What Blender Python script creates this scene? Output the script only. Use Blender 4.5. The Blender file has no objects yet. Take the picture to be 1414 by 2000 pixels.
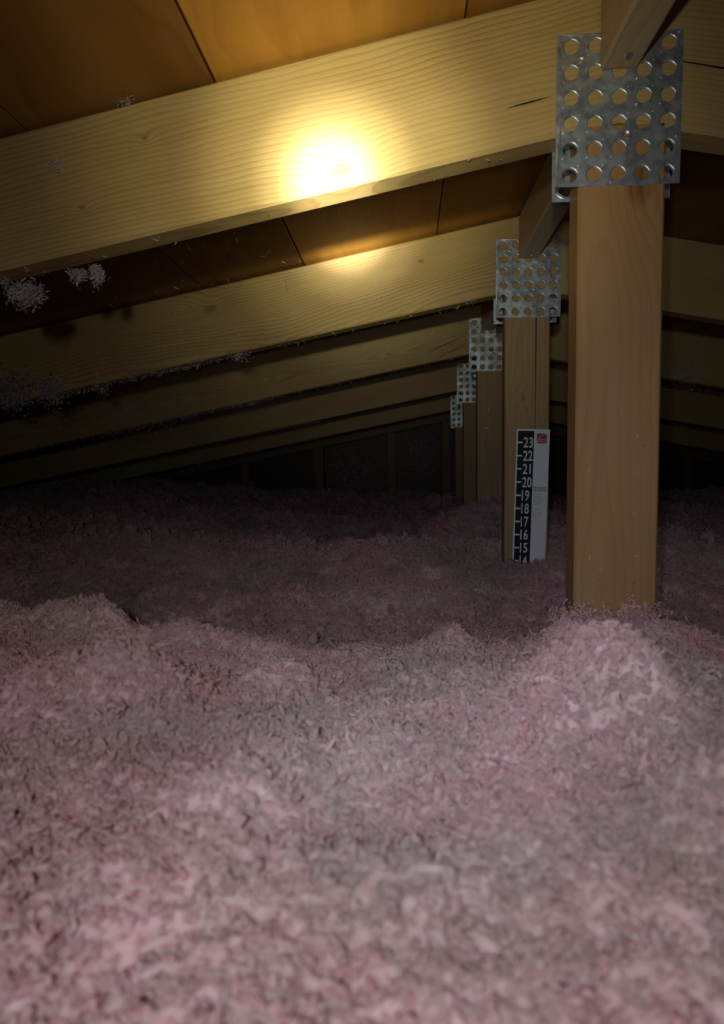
import bpy, bmesh, math, random
import numpy as np
from mathutils import Vector, Matrix
from mathutils.geometry import delaunay_2d_cdt

random.seed(7)
RNG = np.random.default_rng(11)
scene = bpy.context.scene
COL = scene.collection

# ------------------------------------------------------------------ camera
F_PX, CX, CY = 1252.0, 707.0, 1000.0
VPX, VPY, VA = 790.0, 906.0, 230.0      # where lines parallel to the ridge meet, and the camera's small roll
CAM_Z = 0.566                            # above the attic floor
_A, _B = VPX - CX, CY - VPY
_b = (F_PX * F_PX + _A * VA) / _B
_yc = Vector((_A, _B, -F_PX)).normalized()
_zc = Vector((-VA, _b, F_PX)).normalized()
_xc = _yc.cross(_zc).normalized()
_W2C = Matrix((_xc, _yc, _zc)).transposed()
_C2W = _W2C.transposed()
CAM = Vector((0, 0, CAM_Z))
cd = bpy.data.cameras.new('camera')
cd.sensor_fit = 'VERTICAL'; cd.sensor_height = 36.0; cd.sensor_width = 36.0
cd.lens = F_PX / 2000.0 * 36.0
cd.clip_start = 0.01; cd.clip_end = 60
cd.dof.use_dof = True; cd.dof.focus_distance = 0.95; cd.dof.aperture_fstop = 7.8
cam = bpy.data.objects.new('camera', cd); COL.objects.link(cam)
cam.matrix_world = Matrix.Translation(CAM) @ _C2W.to_4x4()
scene.camera = cam

def at(px, py, Y):
    """the point of the place seen at a pixel of the photograph, on the plane at depth Y"""
    d = _C2W @ Vector((px - CX, CY - py, -F_PX))
    return CAM + d * (Y / d.y)

# ------------------------------------------------------------------ light and exposure
scene.view_settings.view_transform = 'Standard'
scene.view_settings.look = 'None'
scene.view_settings.exposure = 0.0
scene.view_settings.gamma = 1.0
scene.view_settings.use_curve_mapping = False
w = bpy.data.worlds.new('world'); scene.world = w; w.use_nodes = True
w.node_tree.nodes['Background'].inputs[0].default_value = (0.5, 0.6, 1.0, 1)
w.node_tree.nodes['Background'].inputs[1].default_value = 0.0006

LAMP = Vector((-0.03, -0.12, CAM_Z + 0.078))      # torch held just above the camera
def spot(name, target, watts, cone, blend, color, radius=0.012, where=LAMP):
    l = bpy.data.lights.new(name, 'SPOT')
    l.energy = watts; l.spot_size = math.radians(cone); l.spot_blend = blend
    l.color = color; l.shadow_soft_size = radius
    o = bpy.data.objects.new(name, l); COL.objects.link(o)
    o.location = where
    o.rotation_euler = (target - where).to_track_quat('-Z', 'Y').to_euler()
    return o
HOT = at(648, 352, 0.71)
spot('torch_hotspot', HOT, 230.0, 7.8, 1.0, (1.0, 0.98, 0.86))
spot('torch_beam', HOT + Vector((0.003, 0, 0.004)), 66.0, 13, 1.0, (1.0, 0.98, 0.78))
spot('torch_corona', HOT + Vector((0.01, 0, 0.012)), 27.0, 24, 1.0, (1.0, 0.97, 0.62))
spot('torch_halo', HOT + Vector((0.03, 0, 0.04)), 9.5, 48, 1.0, (1.0, 0.95, 0.60))
spot('torch_spill', at(890, 1180, 0.71), 4.0, 138, 1.0, (0.98, 0.965, 0.98))
spot('phone_flash', at(880, 960, 0.71), 3.2, 74, 1.0, (0.80, 0.90, 1.0), 0.004, Vector((-0.02, -0.005, CAM_Z + 0.014)))
scene.cycles.max_bounces = 4; scene.cycles.diffuse_bounces = 3; scene.cycles.glossy_bounces = 2; scene.cycles.transmission_bounces = 3

# ------------------------------------------------------------------ helpers
def tag(o, label=None, cat=None, group=None, kind=None):
    if label: o['label'] = label
    if cat: o['category'] = cat
    if group: o['group'] = group
    if kind: o['kind'] = kind
    return o

def empty(name, loc):
    o = bpy.data.objects.new(name, None); COL.objects.link(o)
    o.location = loc; o.empty_display_size = 0.05
    return o

def link(name, me, mat, parent=None, mw=None):
    o = bpy.data.objects.new(name, me); COL.objects.link(o)
    if mat is not None and not me.materials: me.materials.append(mat)
    if parent is not None:
        bpy.context.view_layer.update()
        o.parent = parent
        o.matrix_parent_inverse = Matrix.Translation(-parent.location)
    if mw is not None: o.matrix_basis = mw
    return o

def mesh_np(name, verts, faces, smooth=False, tint=None):
    """verts (n,3), faces (m,k) arrays -> mesh, quickly"""
    me = bpy.data.meshes.new(name)
    n, (m, k) = len(verts), faces.shape
    me.vertices.add(n); me.vertices.foreach_set('co', np.ascontiguousarray(verts, dtype=np.float32).ravel())
    me.loops.add(m * k); me.loops.foreach_set('vertex_index', np.ascontiguousarray(faces, dtype=np.int32).ravel())
    me.polygons.add(m)
    me.polygons.foreach_set('loop_start', np.arange(0, m * k, k, dtype=np.int32))
    if smooth: me.polygons.foreach_set('use_smooth', np.ones(m, dtype=bool))
    if tint is not None:
        a = me.attributes.new('tint', 'FLOAT', 'POINT'); a.data.foreach_set('value', tint.astype(np.float32))
    me.update(); me.validate()
    return me

# ------------------------------------------------------------------ materials
class NT:
    def __init__(self, name):
        self.m = bpy.data.materials.new(name); self.m.use_nodes = True
        self.t = self.m.node_tree; self.t.nodes.clear()
        self.out = self.t.nodes.new('ShaderNodeOutputMaterial')
    def n(self, kind, **kw):
        nd = self.t.nodes.new('ShaderNode' + kind)
        for k, v in kw.items():
            setattr(nd, k, v)
        return nd
    def put(self, sock, v):
        if isinstance(v, bpy.types.NodeSocket): self.t.links.new(v, sock)
        else: sock.default_value = v
    def math(self, op, a, b=0.0, c=None, clamp=False):
        nd = self.n('Math', operation=op); nd.use_clamp = clamp
        self.put(nd.inputs[0], a); self.put(nd.inputs[1], b)
        if c is not None: self.put(nd.inputs[2], c)
        return nd.outputs[0]
    def vmath(self, op, a, b):
        nd = self.n('VectorMath', operation=op); self.put(nd.inputs[0], a); self.put(nd.inputs[1], b)
        return nd.outputs['Value'] if op in ('LENGTH', 'DOT_PRODUCT', 'DISTANCE') else nd.outputs[0]
    def noise(self, vec, scale, detail=3.0, rough=0.5, w=0.0):
        nd = self.n('TexNoise', noise_dimensions='4D')
        self.put(nd.inputs['Vector'], vec); nd.inputs['Scale'].default_value = scale
        nd.inputs['Detail'].default_value = detail; nd.inputs['Roughness'].default_value = rough
        self.put(nd.inputs['W'], w)
        return nd.outputs[0]
    def ramp(self, v, stops):
        nd = self.n('ValToRGB'); self.put(nd.inputs[0], v)
        el = nd.color_ramp.elements
        while len(el) < len(stops): el.new(0.5)
        for e, (p, c) in zip(el, stops):
            e.position = p; e.color = (c[0], c[1], c[2], 1) if not isinstance(c, (int, float)) else (c, c, c, 1)
        return nd.outputs[0]
    def mix(self, f, a, b, mode='MIX'):
        nd = self.n('Mix', data_type='RGBA', blend_type=mode)
        self.put(nd.inputs[0], f)
        for s, v in ((nd.inputs[6], a), (nd.inputs[7], b)):
            self.put(s, v if isinstance(v, bpy.types.NodeSocket) else (v[0], v[1], v[2], 1))
        return nd.outputs[2]
    def bsdf(self, color, rough=0.5, metal=0.0, spec=0.5, bump=None, bump_s=0.3, bump_d=0.002):
        p = self.n('BsdfPrincipled')
        self.put(p.inputs['Base Color'], color if isinstance(color, bpy.types.NodeSocket) else (color[0], color[1], color[2], 1))
        self.put(p.inputs['Roughness'], rough); self.put(p.inputs['Metallic'], metal)
        p.inputs['Specular IOR Level'].default_value = spec
        if bump is not None:
            b = self.n('Bump'); b.inputs['Strength'].default_value = bump_s; b.inputs['Distance'].default_value = bump_d
            self.put(b.inputs['Height'], bump); self.t.links.new(b.outputs[0], p.inputs['Normal'])
        self.t.links.new(p.outputs[0], self.out.inputs[0])
        return self.m

def plain(name, color, rough=0.5, metal=0.0, spec=0.5):
    return NT(name).bsdf(color, rough, metal, spec)

def wood(name, light, dark, seed=0.0, knots=(), cracks=(), pith=(0.02, 0.05), freq=150.0, contrast=0.8, rough=0.48, spec=0.35, stain=None, wander=0.055):
    """sawn softwood; object x runs along the grain, y through the thickness, z across the face.
    knots: (x, z, radius); cracks: (x0, x1, z at x0, slope, half width)"""
    g = NT(name)
    tc = g.n('TexCoord').outputs['Object']
    sx = g.n('SeparateXYZ'); g.put(sx.inputs[0], tc)
    X, Y, Z = sx.outputs
    slow = g.n('Mapping'); g.put(slow.inputs[0], tc); slow.inputs['Scale'].default_value = (1.6, 5.0, 5.0)
    wob = g.math('SUBTRACT', g.noise(slow.outputs[0], 1.0, 2.0, 0.45, seed), 0.5)
    dy = g.math('ADD', Y, pith[0]); dz = g.math('ADD', Z, pith[1])
    r = g.math('SQRT', g.math('ADD', g.math('MULTIPLY', dy, dy), g.math('MULTIPLY', dz, dz)))
    r = g.math('ADD', r, g.math('MULTIPLY', wob, wander))
    kmask = None
    for (kx, kz, kr) in knots:
        ex = g.math('MULTIPLY', g.math('SUBTRACT', X, kx), 0.55); ez = g.math('SUBTRACT', Z, kz)
        d = g.math('SQRT', g.math('ADD', g.math('MULTIPLY', ex, ex), g.math('MULTIPLY', ez, ez)))
        bump = g.math('MULTIPLY', g.math('POWER', 2.718, g.math('MULTIPLY', g.math('MULTIPLY', d, d), -1.0 / (1.7 * kr) ** 2)), 1.3 * kr)
        r = g.math('ADD', r, bump)
        km = g.math('SUBTRACT', 1.0, g.math('DIVIDE', d, kr * 0.62), clamp=True)
        kmask = km if kmask is None else g.math('MAXIMUM', kmask, km)
    fine = g.n('Mapping'); g.put(fine.inputs[0], tc); fine.inputs['Scale'].default_value = (5.0, 160.0, 160.0)
    fn = g.noise(fine.outputs[0], 1.0, 3.0, 0.6, seed + 3.1)
    ph = g.math('ADD', g.math('MULTIPLY', r, freq), g.math('MULTIPLY', fn, 0.25))
    ph = g.math('ADD', ph, g.math('MULTIPLY', g.noise(slow.outputs[0], 5.0, 2.0, 0.5, seed + 31.0), 2.0))
    saw = g.math('FRACT', ph)
    ring = g.ramp(saw, [(0.0, 0.05), (0.55, 0.35), (0.86, 1.0), (1.0, 0.05)])
    blot = g.n('Mapping'); g.put(blot.inputs[0], tc); blot.inputs['Scale'].default_value = (3.0, 14.0, 14.0)
    bl = g.noise(blot.outputs[0], 1.0, 4.0, 0.6, seed + 9.0)
    f = g.math('MULTIPLY', g.math('MULTIPLY', ring, contrast), g.math('ADD', 0.1, g.math('MULTIPLY', g.noise(slow.outputs[0], 2.2, 2.0, 0.5, seed + 44.0), 1.8)))
    f = g.math('ADD', f, g.math('MULTIPLY', g.math('SUBTRACT', fn, 0.5), 0.55))
    f = g.math('ADD', f, g.math('MULTIPLY', g.math('SUBTRACT', bl, 0.5), 1.0), clamp=True)
    col = g.mix(f, light, dark)
    if stain is not None:
        st = g.ramp(g.noise(blot.outputs[0], 0.55, 3.0, 0.55, seed + 21.0), [(0.42, 0.0), (0.66, 1.0)])
        col = g.mix(g.math('MULTIPLY', st, stain[3]), col, stain[:3])
    h = g.math('MULTIPLY', ring, 0.5)
    if kmask is not None:
        kd = g.math('MULTIPLY', g.ramp(kmask, [(0.0, 0.0), (0.3, 0.7), (1.0, 1.0)]), g.math('ADD', 0.45, g.math('MULTIPLY', ring, 0.4)))
        col = g.mix(kd, col, (dark[0] * 0.42, dark[1] * 0.34, dark[2] * 0.3))
    for (x0, x1, z0, sl, hw) in cracks:
        xm, xh = (x0 + x1) / 2, abs(x1 - x0) / 2
        u = g.math('DIVIDE', g.math('ABSOLUTE', g.math('SUBTRACT', X, xm)), xh)
        taper = g.math('SUBTRACT', 1.0, g.math('POWER', u, 2.0), clamp=True)
        line = g.math('SUBTRACT', Z, g.math('ADD', z0, g.math('MULTIPLY', g.math('SUBTRACT', X, x0), sl)))
        line = g.math('ADD', line, g.math('MULTIPLY', g.math('SUBTRACT', bl, 0.5), 0.004))
        m = g.math('LESS_THAN', g.math('ABSOLUTE', line), g.math('MULTIPLY', taper, hw))
        col = g.mix(m, col, (0.012, 0.007, 0.003))
        h = g.math('SUBTRACT', h, m)
    return g.bsdf(col, rough, 0.0, spec, h, 0.25, 0.0006)

def galvanised(name):
    g = NT(name)
    tc = g.n('TexCoord').outputs['Object']
    v = g.n('TexVoronoi'); g.put(v.inputs['Vector'], tc); v.inputs['Scale'].default_value = 120.0
    sp = g.n('SeparateColor'); g.put(sp.inputs[0], v.outputs['Color'])
    nz = g.noise(tc, 60.0, 5.0, 0.65)
    c = g.mix(sp.outputs[0], (0.46, 0.55, 0.64), (0.64, 0.73, 0.82))
    dirt = g.ramp(nz, [(0.48, 0.0), (0.62, 1.0)])
    c = g.mix(g.math('MULTIPLY', dirt, 0.7), c, (0.26, 0.31, 0.38))
    rr = g.math('ADD', g.math('MULTIPLY', sp.outputs[1], 0.12), 0.36)
    return g.bsdf(c, rr, 0.82, 0.5, g.noise(tc, 55.0, 2.0, 0.5), 0.5, 0.0022)

def fluff(name, pink, pale, grey, instanced=False, trans=0.45, deep=False):
    g = NT(name)
    if instanced: tint = g.n('ObjectInfo').outputs['Random']
    else: tint = g.n('Attribute', attribute_name='tint').outputs['Fac']
    tc = g.n('NewGeometry').outputs['Position']
    big = g.noise(tc, 6.0, 3.0, 0.65)
    f = g.math('ADD', g.math('MULTIPLY', tint, 0.5), g.math('MULTIPLY', g.math('SUBTRACT', big, 0.40), 2.0), clamp=True)
    c = g.mix(f, pink, pale)
    gb = g.ramp(g.noise(tc, 4.5, 3.0, 0.6, 4.0), [(0.48, 0.0), (0.66, 1.0)])
    c = g.mix(g.math('MULTIPLY', gb, 0.75), c, (grey[0] * 0.8, grey[1] * 0.8, grey[2] * 0.8))
    sp = g.noise(tc, 60.0, 2.0, 0.6)
    c = g.mix(g.math('MULTIPLY', g.ramp(sp, [(0.5, 0.0), (0.75, 1.0)]), 0.3), c, grey)
    if deep:      # the body of the drift: light soaks into the wool
        p = g.n('BsdfPrincipled'); g.put(p.inputs['Base Color'], c); p.inputs['Roughness'].default_value = 1.0
        p.inputs['Specular IOR Level'].default_value = 0.0; p.inputs['Subsurface Weight'].default_value = 1.0
        p.inputs['Subsurface Radius'].default_value = (1.0, 0.7, 0.72); p.inputs['Subsurface Scale'].default_value = 0.007
        g.t.links.new(p.outputs[0], g.out.inputs[0])
        return g.m
    d = g.n('BsdfDiffuse'); g.put(d.inputs[0], c)
    t = g.n('BsdfTranslucent'); g.put(t.inputs[0], c)
    m = g.n('MixShader'); m.inputs[0].default_value = trans
    g.t.links.new(d.outputs[0], m.inputs[1]); g.t.links.new(t.outputs[0], m.inputs[2])
    g.t.links.new(m.outputs[0], g.out.inputs[0])
    return g.m

PINE_L, PINE_D = (0.50, 0.36, 0.145), (0.32, 0.195, 0.06)
GALV = galvanised('galvanised_steel')
NAIL = plain('nail_steel', (0.5, 0.5, 0.5), 0.3, 0.9)
_FL = ((0.90, 0.52, 0.60), (0.92, 0.76, 0.77), (0.72, 0.60, 0.58))
_FB = ((0.80, 0.45, 0.53), (0.84, 0.66, 0.68), (0.62, 0.50, 0.49))
FLUFF = fluff('pink_fibreglass', *_FL)
FLUFF_BODY = fluff('pink_fibreglass_body', *_FB, deep=True)
FLUFF_GRAIN = fluff('pink_fibreglass_grain', *_FL, instanced=True)
FLUFF_PALE = fluff('pale_fibreglass', (0.72, 0.62, 0.66), (0.80, 0.75, 0.76), (0.6, 0.55, 0.55))

# ------------------------------------------------------------------ dimensions of the roof
Y0, SPACING, N_TRUSS = 0.71, 0.6096, 5
THK, CHORD, POST = 0.038, 0.140, 0.089
SLOPE = 0.19; TH = math.atan(SLOPE); CT, ST = math.cos(TH), math.sin(TH)
def ridge_x(Y): return 0.2265 + 0.0262 * (Y - Y0)
def ridge_lin(Y): return CAM_Z + 0.494 - 0.012 * (Y - Y0)
def sag(Y): return float(np.interp(Y, [1.36, 1.93, 2.54, 3.15, 3.76, 4.4], [0, 0.006, 0.036, 0.055, 0.06, 0.06]))
def ridge_z(Y): return ridge_lin(Y) - sag(Y)          # the far end of the roof dips a little
def top_z(x, Y): return ridge_z(Y) - SLOPE * abs(x - ridge_x(Y))
L_LEFT, L_RIGHT = 3.1, 2.3

# ------------------------------------------------------------------ floor and roof boards
def lumber(name, L, wid, thk, mat, mw, parent, cut=0.0, cut_end=0.0, bev=0.0025, mesh=None):
    """a sawn board: x 0..L, y 0..thk, z -wid..0, eased edges"""
    if mesh is None:
        bm = bmesh.new()
        b = bev
        prof = [(b, 0), (thk - b, 0), (thk, -b), (thk, -wid + b), (thk - b, -wid), (b, -wid), (0, -wid + b), (0, -b)]
        nseg = max(2, int(L / 0.12)) if L > 0.6 else 2
        rings = []
        for i in range(nseg + 1):
            u = i / nseg
            ring = []
            for (y, z) in prof:
                x = u * L
                x += (1 - u) * (-z) * cut + u * (-z) * cut_end
                ring.append(bm.verts.new((x, y, z)))
            rings.append(ring)
        for a, c in zip(rings[:-1], rings[1:]):
            for k in range(8):
                bm.faces.new((a[k], c[k], c[(k + 1) % 8], a[(k + 1) % 8]))
        bm.faces.new(rings[0]); bm.faces.new(rings[-1][::-1])
        bmesh.ops.recalc_face_normals(bm, faces=bm.faces)
        mesh = bpy.data.meshes.new(name); bm.to_mesh(mesh); bm.free()
    return link(name, mesh, mat, parent, mw)

def basis(origin, xa, za):
    xa = Vector(xa).normalized(); za = Vector(za).normalized(); ya = za.cross(xa)
    m = Matrix((xa, ya, za)).transposed().to_4x4()
    m.translation = origin
    return m

def slab(name, x0, x1, y0, y1, z0, z1):
    bm = bmesh.new(); bmesh.ops.create_cube(bm, size=1.0)
    for v in bm.verts:
        v.co = Vector(((x0 + x1) / 2 + v.co.x * (x1 - x0), (y0 + y1) / 2 + v.co.y * (y1 - y0), (z0 + z1) / 2 + v.co.z * (z1 - z0)))
    me = bpy.data.meshes.new(name); bm.to_mesh(me); bm.free()
    return me

Y_GABLE = Y0 + SPACING * N_TRUSS
fl = link('floor', slab('floor', -3.6, 2.8, -0.6, Y_GABLE + 0.15, -0.02, 0.0), plain('gypsum', (0.55, 0.53, 0.5), 0.9))
tag(fl, 'gypsum ceiling board hidden under the pink insulation', kind='structure')

deck = empty('ceiling', (0, 0, CAM_Z + 0.3)); tag(deck, 'brown roof boards laid along the ridge above the rafters', kind='structure')
# left slope: board edges measured from the photograph as x positions, running along the ridge
edges_l = [0.2265, 0.066, -0.204, -0.418, -0.62, -0.845, -1.05, -1.27, -1.48, -1.70, -1.93, -2.14, -2.36, -2.58, -2.80]
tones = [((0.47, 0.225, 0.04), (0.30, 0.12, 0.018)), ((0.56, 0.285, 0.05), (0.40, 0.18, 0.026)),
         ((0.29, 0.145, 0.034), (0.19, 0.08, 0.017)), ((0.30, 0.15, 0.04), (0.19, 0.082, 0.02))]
DECKM = [wood('roof_board_%d' % i, tones[i][0], tones[i][1], 40.0 + 7 * i, pith=(0.3, 0.1), freq=60.0, contrast=0.45, rough=0.6, spec=0.25,
              stain=(tones[i][1][0] * 0.6, tones[i][1][1] * 0.6, tones[i][1][2] * 0.6, 0.5),
              cracks=[(1.30, 1.62, -0.10, 0.05, 0.0004), (1.36, 1.75, -0.17, -0.04, 0.0004)] if i == 1 else ()) for i in range(4)]
def deck_board(xa, xb, tone, dz=0.0):
    s = 1 if xa > ridge_x(Y0) - 0.01 and xb > ridge_x(Y0) - 0.01 else -1
    w_ = abs(xb - xa) / CT - 0.0022
    lo, hi = -0.55, Y_GABLE + 0.1
    Ls = hi - lo
    # board x along +Y, z across pointing up-slope for the left side
    xtop = max(xa, xb) if s < 0 else min(xa, xb)
    def P(Y): return Vector((xtop, Y, ridge_lin(Y) - SLOPE * abs(xtop - ridge_x(Y0) * 1.0) + 0.0015 + dz))
    p0, p1 = P(lo), P(hi)
    za = (CT, 0, ST) if s < 0 else (-CT, 0, ST)
    m = basis(p0, p1 - p0, za)
    # local y = z x x : for the left slope it points down through the board; keep the board above the rafters
    yv = Vector((m[0][1], m[1][1], m[2][1]))
    if yv.z < 0: m.translation = m.translation - yv * 0.019
    o = lumber('roof_board', Ls, w_, 0.019, DECKM[tone], m, deck, bev=0.0012)
    sg = 1 if yv.z < 0 else -1
    for v in o.data.vertices: v.co.y += sg * sag(lo + v.co.x) * CT
    return o
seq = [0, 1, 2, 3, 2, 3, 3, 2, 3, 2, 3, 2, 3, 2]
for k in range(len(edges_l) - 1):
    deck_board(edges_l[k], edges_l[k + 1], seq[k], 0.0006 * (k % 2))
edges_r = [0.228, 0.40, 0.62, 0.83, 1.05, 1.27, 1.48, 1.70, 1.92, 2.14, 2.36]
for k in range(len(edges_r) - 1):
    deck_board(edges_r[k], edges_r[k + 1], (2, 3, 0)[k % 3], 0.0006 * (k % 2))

# ------------------------------------------------------------------ gable wall at the far end
wall = empty('wall_back', (0, Y_GABLE, 0)); tag(wall, 'dark boarded gable wall with studs at the far end', kind='structure')
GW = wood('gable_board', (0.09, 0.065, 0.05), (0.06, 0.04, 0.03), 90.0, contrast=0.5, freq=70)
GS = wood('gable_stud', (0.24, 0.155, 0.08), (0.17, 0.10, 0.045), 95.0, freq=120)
bm = bmesh.new()
xr, zr = ridge_x(Y_GABLE), ridge_z(Y_GABLE)
pts = [(-2.85, 0), (2.3, 0), (2.3, zr - SLOPE * (2.3 - xr)), (xr, zr), (-2.85, zr - SLOPE * (xr + 2.85))]
f0 = [bm.verts.new((x, Y_GABLE + 0.09, max(z, 0.0))) for x, z in pts]
f1 = [bm.verts.new((x, Y_GABLE + 0.105, max(z, 0.0))) for x, z in pts]
bm.faces.new(f0); bm.faces.new(f1[::-1])
for i in range(5): bm.faces.new((f0[i], f1[i], f1[(i + 1) % 5], f0[(i + 1) % 5]))
me = bpy.data.meshes.new('sheathing'); bm.to_mesh(me); bm.free()
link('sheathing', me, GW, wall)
stud_x = [at(px, 930, Y_GABLE).x for px in (330, 477, 622, 764, 870)] + [xr + 0.32, xr + 0.8, xr + 1.3]
for sx_ in stud_x:
    zt = top_z(sx_, Y_GABLE) - CHORD / CT
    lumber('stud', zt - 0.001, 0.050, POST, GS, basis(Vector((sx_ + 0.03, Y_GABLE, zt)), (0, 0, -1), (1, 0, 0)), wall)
for s in (-1, 1):
    L = L_LEFT if s < 0 else L_RIGHT
    o = Vector((xr, Y_GABLE + (POST if s < 0 else 0), zr))
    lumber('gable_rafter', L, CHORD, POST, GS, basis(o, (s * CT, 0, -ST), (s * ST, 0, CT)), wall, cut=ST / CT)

# ------------------------------------------------------------------ trusses
def plate_mesh():
    W_, H_ = 0.127, 0.152
    V, E_ = [], []
    def loop(ps):
        b = len(V); V.extend(ps); n = len(ps)
        E_.extend([(b + i, b + (i + 1) % n) for i in range(n)])
    loop([Vector((0, 0)), Vector((W_, 0)), Vector((W_, H_)), Vector((0, H_))])
    holes = []
    for i in range(5):
        for j in range(6):
            holes.append((0.0150 + 0.0245 * i, 0.0118 + 0.0256 * j, 0.0069, 18))
            holes.append((0.0150 + 0.0245 * i - 0.0078, 0.0118 + 0.0256 * j - 0.0090, 0.0011, 8))
            if i < 4 or j % 2: holes.append((0.0150 + 0.0245 * i + 0.0088, 0.0118 + 0.0256 * j + 0.0092, 0.0009, 8))
    holes.append((0.0242, H_ - 0.0262, 0.0029, 12)); holes.append((0.0716, 0.0508, 0.0029, 12))
    rims = []
    rr = random.Random(3)
    for (x, y, r, n) in holes:
        big = r > 0.005
        o_r = r * (1.22 if big else 1.35)
        rim, inn = [], []
        for k in range(n):
            a = 2 * math.pi * k / n
            q = 1.0
            if big:   # the punched tooth leaves a little point at the right of the hole
                q = 1.0 + 0.16 * max(0, math.cos(a + 0.15)) ** 12 + 0.05 * max(0, math.cos(a + 1.9)) ** 8
            rim.append(Vector((x + o_r * q * math.cos(a), y + o_r * q * math.sin(a))))
            inn.append((x + r * q * math.cos(a), y + r * q * math.sin(a)))
        rims.append((len(V), n, inn, big, x, y)); loop(rim)
    vo, eo, fo, *_ = delaunay_2d_cdt(V, E_, [], 0, 1e-7)
    def inside(c):
        for (x, y, r, n) in holes:
            if (c.x - x) ** 2 + (c.y - y) ** 2 < (r * 1.05) ** 2: return True
        return False
    bm = bmesh.new()
    vs = [bm.verts.new((p.x, 0, p.y)) for p in vo]
    for f in fo:
        c = sum((vo[i] for i in f), Vector((0, 0))) / len(f)
        if not inside(c) and len(set(f)) > 2:
            bm.faces.new([vs[i] for i in f])
    for (b, n, inn, big, hx, hy) in rims:
        r1 = [bm.verts.new((x, 0.0009, y)) for x, y in inn]
        dep = 0.0030 if big else 0.0016
        r2 = [bm.verts.new((hx + (x - hx) * (0.98 if big else 0.3), dep, hy + (y - hy) * (0.98 if big else 0.3))) for x, y in inn]
        for k in range(n):
            k2 = (k + 1) % n
            f = bm.faces.new((vs[b + k], vs[b + k2], r1[k2], r1[k])); f.smooth = True
            f = bm.faces.new((r1[k], r1[k2], r2[k2], r2[k])); f.smooth = True
        if not big: bm.faces.new(r2)
    # edge thickness of the sheet
    cs = [vs[i] for i in range(4)]
    bk = [bm.verts.new((v.co.x, 0.0011, v.co.z)) for v in cs]
    for k in range(4): bm.faces.new((cs[k], cs[(k + 1) % 4], bk[(k + 1) % 4], bk[k]))
    # the sheet is a little wavy from pressing
    for v in bm.verts:
        v.co.y += 0.0005 * math.sin(v.co.x * 70 + 1) * math.sin(v.co.z * 55)
    bmesh.ops.recalc_face_normals(bm, faces=bm.faces)
    me = bpy.data.meshes.new('connector_plate'); bm.to_mesh(me); bm.free()
    me.materials.append(GALV)
    return me
PLATE = plate_mesh()

def nail_head(parent, p, n, r=0.0035):
    bm = bmesh.new()
    bmesh.ops.create_cone(bm, cap_ends=True, segments=12, radius1=r, radius2=r * 0.75, depth=0.0016)
    me = bpy.data.meshes.new('nail'); bm.to_mesh(me); bm.free()
    q = Vector(n).to_track_quat('Z', 'Y').to_matrix().to_4x4(); q.translation = p
    return link('nail', me, NAIL, parent, q)

def chord_local(mw, px, py, Y):
    p = mw.inverted() @ at(px, py, Y)
    return p.x, p.z

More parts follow.
